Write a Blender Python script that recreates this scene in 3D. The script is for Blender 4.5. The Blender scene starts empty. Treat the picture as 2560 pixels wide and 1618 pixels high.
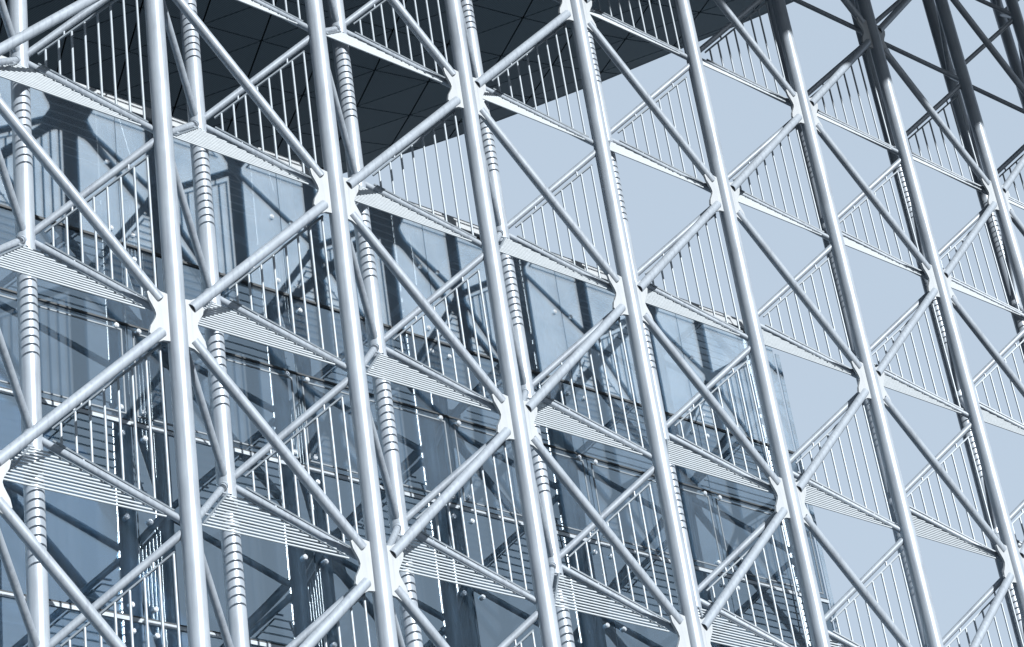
import bpy, bmesh, math, random
from mathutils import Vector, Matrix
random.seed(7)
C = bpy.context.scene
R_ = math.radians
# ------------------------------------------------------------------ camera
W, H, CAM = 1024, 647, Vector((-20.5076, -28.2946, -21.0327))
yaw, pit, rol = 0.79408, 0.52423, -0.15546
sa, ca, sb, cb, sc, cc = math.sin(yaw), math.cos(yaw), math.sin(pit), math.cos(pit), math.sin(rol), math.cos(rol)
fw = Vector((sa*cb, ca*cb, sb)); r0 = Vector((ca, -sa, 0)); u0 = r0.cross(fw)
rt = r0*cc+u0*sc; up = u0*cc-r0*sc
cd = bpy.data.cameras.new('camera'); cam = bpy.data.objects.new('camera', cd); C.collection.objects.link(cam)
m = Matrix((rt, up, -fw)).transposed().to_4x4(); m.translation = CAM
cam.matrix_world = m
cd.sensor_width = 36; cd.lens = 5754.79/2560*36; cd.clip_start = .5; cd.clip_end = 6000
C.camera = cam
C.render.resolution_x = W; C.render.resolution_y = H
# ------------------------------------------------------------------ sky, sun, exposure
SUN_EL, SUN_AZ = R_(24.2), R_(181.5)         # azimuth clockwise from +Y
wd = bpy.data.worlds.new("World"); C.world = wd; wd.use_nodes = True
nt = wd.node_tree; nt.nodes.clear()
sky = nt.nodes.new('ShaderNodeTexSky'); sky.sky_type = 'NISHITA'; sky.sun_disc = False
sky.sun_elevation = SUN_EL; sky.sun_rotation = SUN_AZ
sky.air_density = 1.0; sky.dust_density = 1.6; sky.ozone_density = 1.5
hs = nt.nodes.new('ShaderNodeHueSaturation'); hs.inputs['Saturation'].default_value = .55
bg = nt.nodes.new('ShaderNodeBackground'); bg.inputs['Strength'].default_value = .079
wo = nt.nodes.new('ShaderNodeOutputWorld')
hz = nt.nodes.new('ShaderNodeMix'); hz.data_type = 'RGBA'; hz.inputs[0].default_value = .88; hz.inputs[7].default_value = (2.95, 3.58, 4.32, 1)   # thin even high haze
nt.links.new(sky.outputs[0], hs.inputs['Color']); nt.links.new(hs.outputs[0], hz.inputs[6]); nt.links.new(hz.outputs[2], bg.inputs['Color']); nt.links.new(bg.outputs[0], wo.inputs[0])
sl = bpy.data.lights.new('sun', 'SUN'); sl.energy = 5.0; sl.angle = R_(.53); sl.color = (1, .985, .96)
so = bpy.data.objects.new('sun', sl); C.collection.objects.link(so)
sd = Vector((math.sin(SUN_AZ)*math.cos(SUN_EL), math.cos(SUN_AZ)*math.cos(SUN_EL), math.sin(SUN_EL)))
so.rotation_euler = (-sd).to_track_quat('-Z', 'Y').to_euler(); so.location = sd*200
C.view_settings.view_transform = 'Standard'; C.view_settings.look = 'None'
C.view_settings.exposure = 1.2; C.view_settings.gamma = 1
C.render.engine = 'CYCLES'
C.cycles.max_bounces = 8; C.cycles.transparent_max_bounces = 16; C.cycles.glossy_bounces = 4

# ------------------------------------------------------------------ materials
def newmat(name):
    mt = bpy.data.materials.new(name); mt.use_nodes = True
    return mt, mt.node_tree, mt.node_tree.nodes['Principled BSDF']
def paint(name, col, rough=.35, metal=0., var=.06, scale=3., bump=.0, spec=.5, grime=0.):
    mt, t, b = newmat(name)
    tc = t.nodes.new('ShaderNodeTexCoord'); n = t.nodes.new('ShaderNodeTexNoise')
    n.inputs['Scale'].default_value = scale; n.inputs['Detail'].default_value = 6
    t.links.new(tc.outputs['Object'], n.inputs['Vector'])
    rp = t.nodes.new('ShaderNodeValToRGB')
    rp.color_ramp.elements[0].position = .3; rp.color_ramp.elements[1].position = .7
    rp.color_ramp.elements[0].color = (*[c*(1-var) for c in col], 1)
    rp.color_ramp.elements[1].color = (*[min(1, c*(1+var)) for c in col], 1)
    t.links.new(n.outputs[0], rp.inputs[0]); t.links.new(rp.outputs[0], b.inputs['Base Color'])
    if grime:                                  # faint rain streaks and scuffs in the paint
        mp = t.nodes.new('ShaderNodeMapping'); mp.inputs['Scale'].default_value = (9, 9, .5)
        t.links.new(tc.outputs['Object'], mp.inputs[0])
        ng = t.nodes.new('ShaderNodeTexNoise'); ng.inputs['Scale'].default_value = 1.7; ng.inputs['Detail'].default_value = 9; ng.inputs['Roughness'].default_value = .65
        t.links.new(mp.outputs[0], ng.inputs['Vector'])
        rg = t.nodes.new('ShaderNodeValToRGB'); rg.color_ramp.elements[0].position = .30; rg.color_ramp.elements[1].position = .52
        rg.color_ramp.elements[0].color = (1-grime, 1-grime, 1-grime*.9, 1); rg.color_ramp.elements[1].color = (1, 1, 1, 1)
        t.links.new(ng.outputs[0], rg.inputs[0])
        mg_ = t.nodes.new('ShaderNodeMix'); mg_.data_type = 'RGBA'; mg_.blend_type = 'MULTIPLY'; mg_.inputs[0].default_value = 1
        t.links.new(rp.outputs[0], mg_.inputs[6]); t.links.new(rg.outputs[0], mg_.inputs[7]); t.links.new(mg_.outputs[2], b.inputs['Base Color'])
    mr = t.nodes.new('ShaderNodeMapRange'); mr.inputs['To Min'].default_value = rough*.85; mr.inputs['To Max'].default_value = rough*1.2
    t.links.new(n.outputs[0], mr.inputs[0]); t.links.new(mr.outputs[0], b.inputs['Roughness'])
    b.inputs['Metallic'].default_value = metal; b.inputs['Specular IOR Level'].default_value = spec
    if bump:
        n2 = t.nodes.new('ShaderNodeTexNoise'); n2.inputs['Scale'].default_value = scale*22; n2.inputs['Detail'].default_value = 3
        t.links.new(tc.outputs['Object'], n2.inputs['Vector'])
        bp = t.nodes.new('ShaderNodeBump'); bp.inputs['Strength'].default_value = bump; bp.inputs['Distance'].default_value = .004
        t.links.new(n2.outputs[0], bp.inputs['Height']); t.links.new(bp.outputs[0], b.inputs['Normal'])
    return mt
STEEL = paint('silver_painted_steel', (.205, .238, .276), .36, .16, .08, 1.6, .12, .3, .28)
PLATE = paint('white_painted_plate', (.228, .25, .27), .5, .05, .05, 2.5, .1, .5, .15)
BARS = paint('satin_bar_steel', (.19, .222, .254), .36, .1, .05, 5., 0, .3)
SLAT = paint('pale_louvre_bar', (.30, .335, .365), .4, .05, .05, 5., 0, .3)
RAIL = paint('grey_rail_steel', (.12, .145, .17), .4, .2, .1, 5.)
ALU = paint('pale_aluminium', (.25, .285, .32), .4, .25, .1, 3., .1)
DARK = paint('black_gasket', (.012, .017, .022), .6, 0, .2, 4.)
FIN = paint('grey_mullion', (.07, .085, .10), .45, .2, .1, 3.)
FRAME = paint('grey_window_frame', (.12, .14, .16), .45, .2, .1, 3.)
CHROME = paint('polished_bolt', (.8, .84, .88), .22, .8, .05, 8.)
BLIND = paint('pale_blind', (.50, .545, .58), .8, 0, .1, .7)
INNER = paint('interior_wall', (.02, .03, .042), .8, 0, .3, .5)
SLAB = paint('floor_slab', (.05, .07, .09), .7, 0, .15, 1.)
GROUND = paint('plaza_paving', (.03, .035, .04), .85, 0, .2, .4)
SOFFIT = None
def soffit_mat():
    mt, t, b = newmat('perforated_soffit')
    tc = t.nodes.new('ShaderNodeTexCoord')
    mp = t.nodes.new('ShaderNodeMapping'); mp.inputs['Rotation'].default_value = (0, 0, R_(-8)); mp.inputs['Scale'].default_value = (1, 1, 1)
    t.links.new(tc.outputs['Object'], mp.inputs[0])
    wv = t.nodes.new('ShaderNodeTexWave'); wv.wave_type = 'BANDS'; wv.bands_direction = 'X'
    wv.inputs['Scale'].default_value = 4.4; wv.inputs['Distortion'].default_value = 0
    t.links.new(mp.outputs[0], wv.inputs[0])
    n = t.nodes.new('ShaderNodeTexNoise'); n.inputs['Scale'].default_value = .35; n.inputs['Detail'].default_value = 4
    t.links.new(tc.outputs['Object'], n.inputs['Vector'])
    mx = t.nodes.new('ShaderNodeMix'); mx.data_type = 'RGBA'
    mx.inputs[6].default_value = (.105, .165, .215, 1); mx.inputs[7].default_value = (.235, .325, .395, 1)
    mu = t.nodes.new('ShaderNodeMath'); mu.operation = 'MULTIPLY_ADD'; mu.inputs[1].default_value = .6; mu.inputs[2].default_value = 0
    ad = t.nodes.new('ShaderNodeMath'); ad.operation = 'MULTIPLY_ADD'; ad.inputs[1].default_value = .4
    t.links.new(wv.outputs[1], mu.inputs[0]); t.links.new(n.outputs[0], ad.inputs[0]); t.links.new(mu.outputs[0], ad.inputs[2])
    t.links.new(ad.outputs[0], mx.inputs[0]); t.links.new(mx.outputs[2], b.inputs['Base Color'])
    b.inputs['Roughness'].default_value = .45
    return mt
SOFFIT = soffit_mat()
def glass_mat(name, dust=.12, refl=.30, tint=(.72, .82, .9)):
    mt = bpy.data.materials.new(name); mt.use_nodes = True; t = mt.node_tree; t.nodes.clear()
    out = t.nodes.new('ShaderNodeOutputMaterial')
    tr = t.nodes.new('ShaderNodeBsdfTransparent'); tr.inputs[0].default_value = (*tint, 1)
    gl = t.nodes.new('ShaderNodeBsdfGlossy'); gl.inputs['Roughness'].default_value = .0; gl.inputs[0].default_value = (.76, .90, 1, 1)
    df = t.nodes.new('ShaderNodeBsdfDiffuse'); df.inputs[0].default_value = (.27, .31, .35, 1)
    lw = t.nodes.new('ShaderNodeFresnel'); lw.inputs['IOR'].default_value = 1.5
    mr = t.nodes.new('ShaderNodeMapRange'); mr.inputs['From Max'].default_value = 1; mr.inputs['To Min'].default_value = refl*.75; mr.inputs['To Max'].default_value = 1
    t.links.new(lw.outputs[0], mr.inputs[0])
    m1 = t.nodes.new('ShaderNodeMixShader'); t.links.new(mr.outputs[0], m1.inputs[0]); t.links.new(tr.outputs[0], m1.inputs[1]); t.links.new(gl.outputs[0], m1.inputs[2])
    tc = t.nodes.new('ShaderNodeTexCoord'); n = t.nodes.new('ShaderNodeTexNoise'); n.inputs['Scale'].default_value = 1.3; n.inputs['Detail'].default_value = 7
    t.links.new(tc.outputs['Object'], n.inputs['Vector'])
    md = t.nodes.new('ShaderNodeMapRange'); md.inputs['From Min'].default_value = .3; md.inputs['From Max'].default_value = .75
    md.inputs['To Min'].default_value = dust*.8; md.inputs['To Max'].default_value = dust*1.4
    t.links.new(n.outputs[0], md.inputs[0])
    m2 = t.nodes.new('ShaderNodeMixShader'); t.links.new(md.outputs[0], m2.inputs[0]); t.links.new(m1.outputs[0], m2.inputs[1]); t.links.new(df.outputs[0], m2.inputs[2])
    t.links.new(m2.outputs[0], out.inputs[0])
    # faint pane warp
    n2 = t.nodes.new('ShaderNodeTexNoise'); n2.inputs['Scale'].default_value = .55; n2.inputs['Detail'].default_value = 1
    t.links.new(tc.outputs['Object'], n2.inputs['Vector'])
    bp = t.nodes.new('ShaderNodeBump'); bp.inputs['Strength'].default_value = .06; bp.inputs['Distance'].default_value = .05
    t.links.new(n2.outputs[0], bp.inputs['Height']); t.links.new(bp.outputs[0], gl.inputs['Normal'])
    return mt
GLASS = glass_mat('coated_glass', .012, .40, (.62, .71, .79))
GLASSMID = glass_mat('fritted_glass', .06, .34, (.66, .75, .82))
GLASSTOP = glass_mat('dusty_glass', .24, .14, (.9, .94, .97))

# ------------------------------------------------------------------ mesh helpers
class MB:
    def __init__(s): s.v = []; s.f = []; s.sm = []
    def add(s, vs, fs, smooth=False):
        o = len(s.v); s.v += [tuple(v) for v in vs]; s.f += [tuple(i+o for i in f) for f in fs]; s.sm += [smooth]*len(fs)
    def box(s, lo, hi):
        x0, y0, z0 = lo; x1, y1, z1 = hi
        s.add([(x0,y0,z0),(x1,y0,z0),(x1,y1,z0),(x0,y1,z0),(x0,y0,z1),(x1,y0,z1),(x1,y1,z1),(x0,y1,z1)],
              [(0,3,2,1),(4,5,6,7),(0,1,5,4),(1,2,6,5),(2,3,7,6),(3,0,4,7)])
    def beam(s, a, b, w, h, side=None):
        """rectangular bar from a to b; w across `side`, h across the third axis"""
        a, b = Vector(a), Vector(b); d = (b-a).normalized()
        sd_ = Vector(side) if side is not None else Vector((0,0,1)).cross(d)
        sd_ = (sd_-d*sd_.dot(d)).normalized(); t_ = d.cross(sd_)
        vs = []
        for p in (a, b):
            for i, j in ((-1,-1),(1,-1),(1,1),(-1,1)): vs.append(p+sd_*(i*w/2)+t_*(j*h/2))
        s.add(vs, [(3,2,1,0),(4,5,6,7),(0,1,5,4),(1,2,6,5),(2,3,7,6),(3,0,4,7)])
    def tube(s, a, b, r, n=20, hollow=0., r2=None, caps=True):
        a, b = Vector(a), Vector(b); d = (b-a).normalized(); r2 = r if r2 is None else r2
        e = Vector((0,0,1)).cross(d) if abs(d.z) < .99 else Vector((1,0,0))
        e.normalize(); g = d.cross(e)
        ring = lambda p, rr: [p+e*(rr*math.cos(2*math.pi*i/n))+g*(rr*math.sin(2*math.pi*i/n)) for i in range(n)]
        def strip(p, q, smooth=True):
            s.add(p+q, [(i, (i+1) % n, n+(i+1) % n, n+i) for i in range(n)], smooth)
        strip(ring(a, r), ring(b, r2))
        if hollow:
            for p, rr, sg in ((a, r, 1), (b, r2, -1)):
                q = ring(p, rr); q2 = ring(p, rr*.84); q3 = ring(p+d*(sg*hollow), rr*.84)
                if sg == 1: strip(q2, q, False); strip(q3, q2); s.add(q3, [tuple(range(n))[::-1]])
                else: strip(q, q2, False); strip(q2, q3); s.add(q3, [tuple(range(n))])
        elif caps:
            s.add(ring(a, r), [tuple(range(n))[::-1]]); s.add(ring(b, r2), [tuple(range(n))])
    def prism(s, pts, y0, y1):
        n = len(pts)
        s.add([(x, y0, z) for x, z in pts]+[(x, y1, z) for x, z in pts],
              [tuple(range(n)), tuple(range(2*n-1, n-1, -1))]+[((i+1) % n, i, n+i, n+(i+1) % n) for i in range(n)])
    def build(s, name, mat, parent=None, loc=(0,0,0), bevel=0.):
        me = bpy.data.meshes.new(name)
        me.from_pydata([tuple(Vector(v)-Vector(loc)) for v in s.v], [], s.f)
        me.polygons.foreach_set('use_smooth', s.sm)
        me.materials.append(mat); me.update()
        bm = bmesh.new(); bm.from_mesh(me); bmesh.ops.recalc_face_normals(bm, faces=bm.faces); bm.to_mesh(me); bm.free()
        o = bpy.data.objects.new(name, me); C.collection.objects.link(o)
        if parent is not None:
            o.parent = parent; o.location = Vector(loc)-Vector(parent['base'])
        else: o.location = loc
        if bevel:
            b = o.modifiers.new('bevel', 'BEVEL'); b.width = bevel; b.segments = 2; b.limit_method = 'ANGLE'
        return o
def thing(name, label, cat, loc, group=None, kind=None):
    o = bpy.data.objects.new(name, None); C.collection.objects.link(o); o.location = loc; o['base'] = list(loc)
    o.empty_display_size = .2
    return tag(o, label, cat, group, kind)
def tag(o, label=None, cat=None, group=None, kind=None):
    if label: o['label'] = label
    if cat: o['category'] = cat
    if group: o['group'] = group
    if kind or label: o['kind'] = kind or 'thing'
    return o
def px(p):
    v = Vector(p)-CAM; z = v.dot(fw)
    return (1280+5754.79*v.dot(rt)/z, 809-5754.79*v.dot(up)/z)
def seen(pts, mg=60):
    q = [px(p) for p in pts]
    xs = [a for a, _ in q]; ys = [b for _, b in q]
    return max(xs) > -mg and min(xs) < 2560+mg and max(ys) > -mg and min(ys) < 1618+mg
ORD = ['first','second','third','fourth','fifth','sixth','seventh','eighth','ninth','tenth','eleventh','twelfth']
NUM = ['no','one','two','three','four','five','six','seven']
def place(k, n):
    """position in a stack of n, counted from the bottom of the photograph"""
    if n == 1: return 'the only one there'
    if k == 0: return 'lowest of %s' % NUM[n]
    if k == n-1: return 'topmost of %s' % NUM[n]
    return '%s up of %s' % (ORD[k], NUM[n])

# ------------------------------------------------------------------ the frame's measurements
B, L, D = 4.0, 4.0, 1.5945            # bay, level, depth from front to rear columns
GZ, ROOF = -22.7, 24.0                # plaza level, canopy underside
RF, RR = .180, .177
def F(i, k): return Vector((B*i, 0, L*k))
def J(j, k): return Vector((B*j-B/2, D, L*k+L/2))     # rear joint, half a level up
def on_ax(a, b, s0, s1):
    d = (b-a).normalized(); return a+d*s0, b-d*s1

# ------------------------------------------------------------------ setting
g = MB(); N = 24
g.add([(3000*math.cos(2*math.pi*i/N), 3000*math.sin(2*math.pi*i/N), GZ) for i in range(N)], [tuple(range(N))])
tag(g.build('ground', GROUND), kind='structure')

# ------------------------------------------------------------------ front columns with their gusset plates
def arc_pts():
    pts = [(.17, .485), (.32, .505), (.435, .57)]
    pts += [(.60, .415), (.565, .27), (.505, .165), (.455, .075), (.435, 0)]
    half = pts+[(x, -z) for x, z in pts[::-1][1:]]
    return half+[(-x, z) for x, z in half[::-1]]
GPTS = arc_pts()
FI = [i for i in range(-3, 12) if seen([F(i, k/4) for k in range(-16, 25)], 20)]
lit = {}
for n, i in enumerate(FI):
    state = 'sunlit white steel column' if i < 5 else 'white steel column shaded at its top'
    t = thing('front_column', '%s, %s from the left in the front row' % (state, ORD[n]), 'column', (B*i, 0, GZ), 'front columns of the steel frame')
    s = MB(); s.tube((B*i, 0, GZ), (B*i, 0, ROOF), RF, 40); s.build('shaft', STEEL, t, (B*i, 0, GZ))
    for k in range(-4, 6):
        if (i+k) % 2 == 0 and seen([F(i, k)+Vector(v) for v in ((.7,0,.7),(-.7,0,-.7))], 150):
            p = MB(); c = F(i, k)
            p.prism([(c.x+x, c.z+z) for x, z in GPTS], -.03, .03)
            gp = p.build('gusset_plate', PLATE, t, c, .006)
# thick diagonal braces in the front plane
bays = {}
for i in range(-3, 12):
    for k in range(-5, 7):
        if (i+k) % 2: continue
        for dk, nm in ((1, 'rising right'), (-1, 'falling right')):
            a, b = F(i, k), F(i+1, k+dk)
            if seen([a+(b-a)*(q/6) for q in range(7)], 10): bays.setdefault((i, nm), []).append((k+dk/2, a, b))
def bayname(i):
    # the bay between front columns i and i+1, named by the columns in view
    if i in FI and i+1 in FI: return 'between %s and %s front columns' % (ORD[FI.index(i)], ORD[FI.index(i+1)])
    if i+1 in FI: return 'left of the first front column'
    return 'right of the last front column'
for (i, nm), lst in sorted(bays.items()):
    lst.sort(key=lambda q: q[0])
    for n, (kk, a, b) in enumerate(lst):
        p, q = on_ax(a, b, .47, .47)
        s = MB(); s.tube(p, q, .10, 24, hollow=.12)
        o = s.build('diagonal_brace', STEEL, None, p)
        tag(o, 'thick white tube brace %s %s, %s' % (nm, bayname(i), place(n, len(lst))), 'brace', 'diagonal braces of the front plane')

# ------------------------------------------------------------------ rear columns with their struts
RJ = [j for j in range(-2, 12) if seen([J(j, k/4) for k in range(-16, 24)], 20)]
def vis(j, k): return seen([J(j, k), F(j-1, k), F(j, k), F(j, k+1), F(j-1, k+1)], 10)
for n, j in enumerate(RJ):
    b0 = (B*j-B/2, D, GZ)
    t = thing('rear_column', 'white round steel column barred with shadow, %s from the left in the rear row' % ORD[n], 'column', b0, 'rear columns of the steel frame')
    s = MB(); s.tube(b0, (b0[0], D, ROOF), RR, 40); s.build('shaft', STEEL, t, b0)
    for k in range(-5, 6):
        if not vis(j, k): continue
        c = J(j, k)
        for q, r in ((F(j, k+1), .072), (F(j-1, k+1), .072), (F(j, k), .067), (F(j-1, k), .067)):
            a, b = on_ax(c, q, .1, .1)
            s = MB(); s.tube(a, b, r, 20); st = s.build('strut', STEEL, t, a)
            if q == F(j-1, k):
                d = (b-a).normalized(); s = MB(); s.tube(a+d*.10, a+d*.2, r+.016, 20); s.tube(a+d*.30, a+d*.325, r+.003, 20)
                so_ = s.build('collar', STEEL, st, a) if False else None
                s.build('collar', STEEL, t, a)

# ------------------------------------------------------------------ louvre panels and bar screens
stackL, stackS = {}, {}
for j in range(-2, 12):
    for k in range(-5, 4):
        if seen([J(j, k), F(j-1, k), F(j, k)], 5): stackL.setdefault(j, []).append(k)
        if seen([J(j, k), F(j, k), F(j, k+1)], 5): stackS.setdefault(j, []).append(k)
NS = 12
sl_d = Vector((0, D, 2.0)).normalized(); nrm = Vector((0, -2.0, D)).normalized()
for j, ks in sorted(stackL.items()):
    for n, k in enumerate(ks):
        o3 = F(j-1, k)
        t = thing('louvre_panel', 'triangular louvre of white bars %s, %s' % (bayname(j-1), place(n, len(ks))), 'louvre', o3, 'triangular louvre panels')
        s = MB(); rail = [[], []]
        leftnode, rightnode = (j-1+k) % 2 == 0, (j+k) % 2 == 0
        for q in range(NS):
            y = .11+q*.0975; z = y*2.0/D
            xl = 1.254*y+.16; xr = 3.74-1.385*y
            if leftnode and xl < .52: xl = .52
            if rightnode and xr > 3.42: xr = 3.42
            a = o3+Vector((xl, y, z)); b = o3+Vector((xr, y, z)); s.tube(a, b, .0185, 14)
            rail[0].append(a); rail[1].append(b)
        s.build('bars', SLAT, t, o3)
        s = MB(); off = sl_d.cross(Vector((1,0,0)))*.0
        a, b = rail[0][0], rail[0][-1]
        if leftnode: a = a+(b-a)*.28
        s.beam(a+Vector((.03,0,0))+nrm*.034, b+Vector((.03,0,.0))+nrm*.034, .035, .014, (1,0,0)); s.build('edge_rail', RAIL, t, o3)
        s = MB(); a2, b2 = rail[1][0], rail[1][-1]
        s.beam(a2+Vector((-.06,0,0))+nrm*.034, b2+Vector((-.06,0,0))+nrm*.034, .035, .014, (1,0,0)); s.build('edge_rail', RAIL, t, o3)
        for u in (.22, .72):
            p = J(j, k)+(F(j-1, k)-J(j, k))*u; q = p+Vector((.26, 0, 0)); s = MB(); s.tube(p, q, .022, 10); s.build('bracket', STEEL, t, p)
for j, ks in sorted(stackS.items()):
    for n, k in enumerate(ks):
        c = J(j, k); hv = Vector((F(j, k).x-c.x, -D, 0)); hn = hv.normalized(); side = Vector((-hn.y, hn.x, 0))
        col = RJ.index(j) if j in RJ else None
        where = 'right of the %s rear column' % ORD[col] if col is not None else 'beyond the last rear column'
        t = thing('bar_screen', 'triangular screen of upright thin bars %s, %s' % (where, place(n, len(ks))), 'bar screen', c, 'triangular bar screens')
        top = lambda u: c+hv*u+Vector((0, 0, 2*u-.175-.05*u))
        bot = lambda u: c+hv*u+Vector((0, 0, -2*u+.135-.03*u))
        s = MB(); s.beam(top(.135), top(.885), .05, .032, side); s.build('top_rail', RAIL, t, c)
        s = MB(); s.beam(bot(.135), bot(.90), .05, .03, side); s.build('bottom_rail', RAIL, t, c)
        for q in range(8):
            u = .19+.0979*q
            a, b = bot(u), top(u); s = MB(); s.tube(a+Vector((0,0,.012)), b-Vector((0,0,.012)), .0245, 12); s.build('bar', BARS, t, a)
        for u in (.33, .74):
            for p, q in ((top(u), top(u)+Vector((0,0,.2))), (bot(u)-Vector((0,0,.16)), bot(u))):
                s = MB(); s.tube(p, q, .022, 10); s.build('stud', STEEL, t, p)

# ------------------------------------------------------------------ glass building behind the frame
YG = 3.2; XL, XR, TOP = -14.9, 20.72, 6.95
t = thing('glass_building', 'glass fronted building with bolted panes behind the white steel frame', 'building', (0, YG, GZ))
joints = [1.15+4.02*j for j in range(-4, 5)]; xs = [XL]+[x for x in joints if x > XL+.2]+[XR]
rows = []
zf = lambda k: 4.0*k-.2
for k in range(-5, 1): rows.append((zf(k)+.07, zf(k+1)-.07 if k < 0 else 1.93, GLASS if k < 0 else GLASSMID))
rows.append((1.97, zf(1)-.02, GLASSMID)); rows.append((zf(1)+.03, TOP, GLASSTOP)); rows.append((GZ+.3, zf(-5)-.07, GLASS))
for a, b in zip(xs[:-1], xs[1:]):
    for z0, z1, mt in rows:
        if b < -8 and z1 < -8: pass
        s = MB(); s.box((a+.012, YG, z0), (b-.012, YG+.018, z1)); s.build('pane', mt, t, (a, YG, z0))
for x in joints:
    s = MB(); s.box((x-.032, YG+.03, GZ), (x+.032, YG+.30, TOP)); s.build('mullion', FIN, t, (x, YG, GZ))
    for z, pr in ((5.66, (0,)), (zf(1), (.28, -.3)), (1.86, (0,)), (zf(0), (.28, -.27)), (-2.2, (0,)), (zf(-1), (.26, -.25))):
        s = MB()
        for dz in pr:
            for sx in (-1, 1): s.beam((x+sx*.03, YG+.12, z+dz*.2), (x+sx*.25, YG+.06, z+dz), .035, .03)
        s.box((x-.06, YG+.1, z-.08), (x+.06, YG+.16, z+.08))
        br = s.build('spider_bracket', ALU, t, (x, YG, z)); br['base'] = [x, YG, z]
        for dz in pr:
            for sx in (-1, 1):
                q = MB(); q.tube((x+sx*.25, YG-.045, z+dz), (x+sx*.25, YG+.06, z+dz), .052, 18); q.tube((x+sx*.25, YG-.06, z+dz), (x+sx*.25, YG-.044, z+dz), .038, 18)
                q.build('bolt_cap', CHROME, br, (x+sx*.25, YG, z+dz))
for k in range(-5, 1):
    s = MB(); s.box((XL, YG-.03, zf(k)-.055), (XR, YG+.14, zf(k)+.02)); s.build('ledge', ALU, t, (XL, YG, zf(k)))
    s = MB(); s.box((XL, YG-.012, zf(k)+.028), (XR, YG+.1, zf(k)+.06)); s.build('gasket', DARK, t, (XL, YG, zf(k)))
for z, h in ((1.95, .018), (zf(1), .026)):
    s = MB(); s.box((XL, YG-.03, z-h), (XR, YG+.1, z+h)); s.build('gasket', DARK, t, (XL, YG, z))
# opening windows between z=0 and z=2 carry a slim inner frame
for a, b in zip(xs[:-1], xs[1:]):
    z0, z1 = zf(0)+.17, 1.82; s = MB(); xa, xb = a+.12, b-.12
    for lo, hi in (((xa, z0), (xa+.03, z1)), ((xb-.03, z0), (xb, z1)), ((xa+.03, z0), (xb-.03, z0+.03)), ((xa+.03, z1-.03), (xb-.03, z1))):
        s.box((lo[0], YG-.012, lo[1]), (hi[0], YG+.016, hi[1]))
    s.build('window_frame', FRAME, t, (a, YG, z0))
# parapet
s = MB(); s.box((XL, YG+.06, TOP), (XR-.1, YG+.3, 7.12)); s.build('shadow_gap', DARK, t, (XL, YG, TOP))
s = MB(); s.box((XL, YG-.04, 7.12), (XR, YG+.32, 7.30)); s.box((XL, YG+.02, 7.303), (XR, YG+.30, 7.42)); s.build('coping', PLATE, t, (XL, YG, 7.1), .008)
# corner: projecting glass edge, corner post, side wall of glass
s = MB(); s.box((XR+.012, YG-.05, GZ), (XR+.15, YG-.025, TOP-.3)); s.build('corner_glass_fin', GLASSTOP, t, (XR, YG, GZ))
s = MB(); s.box((XR-.14, YG+.03, GZ), (XR-.06, YG+.16, TOP)); s.build('corner_post', FIN, t, (XR, YG, GZ))
for k in range(-5, 2):
    s = MB(); s.box((XR-.018, YG+.2, zf(k)+.05), (XR, YG+9, zf(k+1)-.05 if k < 1 else TOP)); s.build('pane', GLASS, t, (XR, YG, zf(k)))
# unseen wing with floor bands, added at left to block sky light on columns
s = MB(); s.box((-95, YG, GZ), (XL-.03, YG+26, TOP)); s.build('sky_blocker', INNER, t, (-95, YG, GZ))
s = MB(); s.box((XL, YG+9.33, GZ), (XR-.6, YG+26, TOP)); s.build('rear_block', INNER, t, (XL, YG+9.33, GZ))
for k in range(-5, 2):
    s = MB(); s.box((-95, YG-.12, 4*k-.45), (XL-.03, YG-.003, 4*k-.1)); s.build('blocker_band', SLAB, t, (-95, YG, 4*k))
# interior
for k in range(-5, 2):
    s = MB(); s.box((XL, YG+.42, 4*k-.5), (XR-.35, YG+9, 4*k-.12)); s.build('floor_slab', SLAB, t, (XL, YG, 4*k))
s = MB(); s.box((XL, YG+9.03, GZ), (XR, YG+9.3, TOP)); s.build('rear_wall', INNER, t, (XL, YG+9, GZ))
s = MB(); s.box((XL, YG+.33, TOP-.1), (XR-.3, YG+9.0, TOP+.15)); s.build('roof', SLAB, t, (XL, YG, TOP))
for x in joints:
    s = MB(); s.tube((x+1.9, YG+2.2, GZ), (x+1.9, YG+2.2, TOP-.15), .17, 24); s.build('inner_column', STEEL, t, (x+1.9, YG+2.2, GZ))
for a, b in zip(xs[:-1], xs[1:]):
    for z0, z1, f in ((3.95, 6.8, 1.), (-.05, 3.45, .45)):
        x = a+.1
        while x < b-.3:
            w = random.uniform(.35, .9)
            if random.random() < f:
                s = MB(); yy = YG+random.choice((.5, .56, .62)) if f == 1. else YG+random.uniform(.7, 2.6)
                s.box((x, yy, z0), (min(x+w-.02, b-.1), yy+.03, z1)); s.build('blind', BLIND, t, (x, yy, z0))
            x += w

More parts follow.
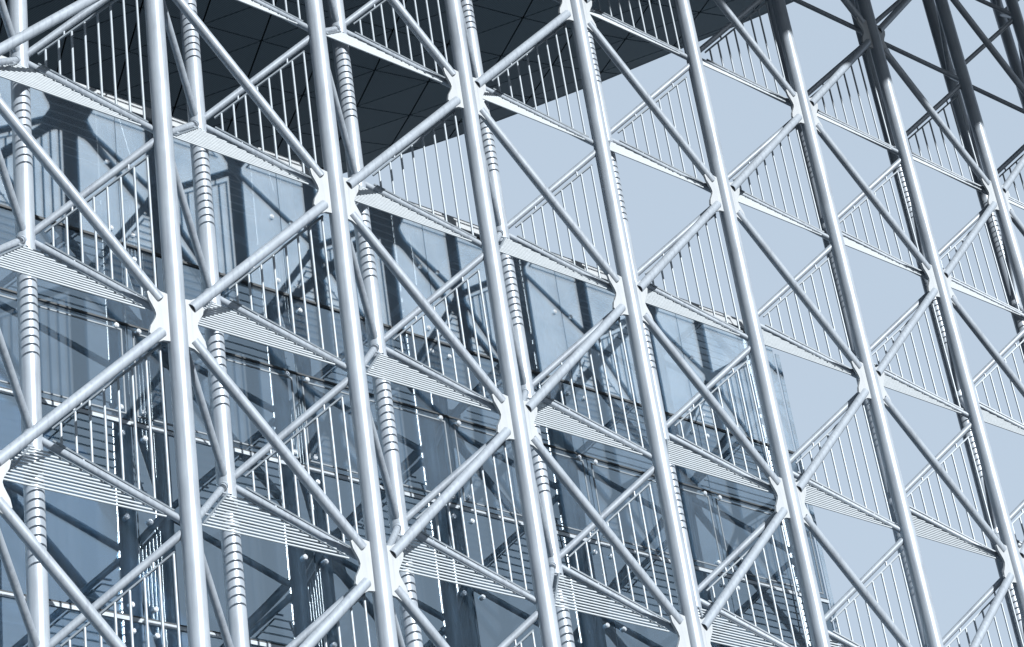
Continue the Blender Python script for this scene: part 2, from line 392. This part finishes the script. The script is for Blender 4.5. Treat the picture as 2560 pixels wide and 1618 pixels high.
# ------------------------------------------------------------------ canopy
ct = thing('canopy', 'huge dark overhanging roof canopy with triangular soffit panels', 'canopy', (0, 0, ROOF))
LIFT = .9                                  # the soffit curves up towards its edge
sc_ = (ROOF+LIFT-CAM.z)/(26-CAM.z)
def s26(x, y): return (CAM.x+(x-CAM.x)*sc_, CAM.y+(y-CAM.y)*sc_)
edge = [s26(*q) for q in ((-44.5, 140), (15.5, 40), (22.2, 28.5), (25.87, 22.16), (27.20, 19.68), (29.49, 14.68), (30.45, 12.25), (31.77, 8.9), (32.15, 7.89), (33.4, 4.5), (35.6, -1.5), (38.3, -9.0), (40.8, -16))]
FRONT = -23.8
edge = edge+[(edge[-1][0]+1.5, FRONT)]
def inset(pts, d):
    out = []
    for q, (x, y) in enumerate(pts):
        x1, y1 = pts[max(0, q-1)]; x2, y2 = pts[min(len(pts)-1, q+1)]
        l = math.hypot(x2-x1, y2-y1); out.append((x+(y2-y1)/l*d, y-(x2-x1)/l*d))
    return out
inn = inset(edge, .25); mid = inset(edge, .1)
outline = [(-110, FRONT)]+inn[::-1]+[(-110, inn[0][1])]  # far left and rear reach is added, unseen, to cut sky light
n = len(outline); s = MB()
s.add([(x, y, ROOF+LIFT+.1) for x, y in outline]+[(x, y, ROOF+3) for x, y in outline],
      [tuple(range(n)), tuple(range(2*n-1, n-1, -1))]+[((i+1) % n, i, n+i, n+(i+1) % n) for i in range(n)])
s.build('roof_body', DARK, ct, (0, 0, ROOF))
RIM = paint('rim_panel', (.15, .21, .26), .5, .1, .12, .5)
rim = [[(x, y, z) for x, y in l] for l, z in ((inn, ROOF+LIFT-.03), (mid, ROOF+LIFT), (edge, ROOF+LIFT+.16), (inn, ROOF+2.9))]
s = MB(); n = len(edge)
for u in range(3):
    s.add(rim[u]+rim[u+1], [(q, q+1, n+q+1, n+q) for q in range(n-1)], u < 2)
s.build('rim', RIM, ct, (0, 0, ROOF))
def inside(x, y, poly):
    c = False
    for (x1, y1), (x2, y2) in zip(poly, poly[1:]+poly[:1]):
        if (y1 > y) != (y2 > y) and x < (x2-x1)*(y-y1)/(y2-y1)+x1: c = not c
    return c
def clip_poly(tri, poly):
    # Sutherland-Hodgman against the (nearly convex) outline
    out = tri
    area = sum(x1*y2-x2*y1 for (x1, y1), (x2, y2) in zip(poly, poly[1:]+poly[:1]))
    for (ax, ay), (bx_, by_) in zip(poly, poly[1:]+poly[:1]):
        inp, out = out, []
        if not inp: return []
        ins = lambda p: ((bx_-ax)*(p[1]-ay)-(by_-ay)*(p[0]-ax))*(1 if area > 0 else -1) >= -1e-9
        for p, q in zip(inp, inp[1:]+inp[:1]):
            if ins(p) != ins(q):
                d1 = (bx_-ax)*(p[1]-ay)-(by_-ay)*(p[0]-ax); d2 = (bx_-ax)*(q[1]-ay)-(by_-ay)*(q[0]-ax); tt = d1/(d1-d2)
                x_ = (p[0]+(q[0]-p[0])*tt, p[1]+(q[1]-p[1])*tt)
                if ins(p): out.append(p); out.append(x_)
                else: out.append(x_)
            if ins(p) and ins(q): pass
            elif ins(p): continue
            if ins(p): out.append(p)
    return out
def lift(x, y):
    d = 1e9
    for (x1, y1), (x2, y2) in zip(inn[:-1], inn[1:]):
        tt = max(0, min(1, ((x-x1)*(x2-x1)+(y-y1)*(y2-y1))/((x2-x1)**2+(y2-y1)**2)))
        d = min(d, math.hypot(x-x1-(x2-x1)*tt, y-y1-(y2-y1)*tt))
    return ROOF-.03+LIFT*max(0, 1-d/8)**2
o2 = Vector(s26(17.96, 19.95)); va = Vector((2.1, -.3))*sc_; vb = Vector((.86, 2.06))*sc_
s = MB()
for a in range(-45, 30):
    for b in range(-26, 16):
        p0 = o2+va*a+vb*b; p1 = p0+va; p2 = p0+vb; p3 = p1+vb
        for tri in ((p0, p1, p2), (p1, p3, p2)):
            cx = sum((p.x for p in tri))/3; cy = sum((p.y for p in tri))/3
            ctr = Vector((cx, cy)); tin = [ctr+(p-ctr)*.962 for p in tri]
            if not any(inside(p.x, p.y, outline) for p in tri): continue
            if cy < -2 : continue
            pl = [(p.x, p.y) for p in tin]
            if not all(inside(*p, outline) for p in pl): pl = clip_poly(pl, outline)
            if len(pl) < 3: continue
            m_ = len(pl)
            s.add([(x, y, lift(x, y)) for x, y in pl]+[(x, y, lift(x, y)+.05) for x, y in pl],
                  [tuple(range(m_)), tuple(range(2*m_-1, m_-1, -1))]+[((i+1) % m_, i, m_+i, m_+(i+1) % m_) for i in range(m_)])
s.build('soffit_panels', SOFFIT, ct, (0, 0, ROOF))
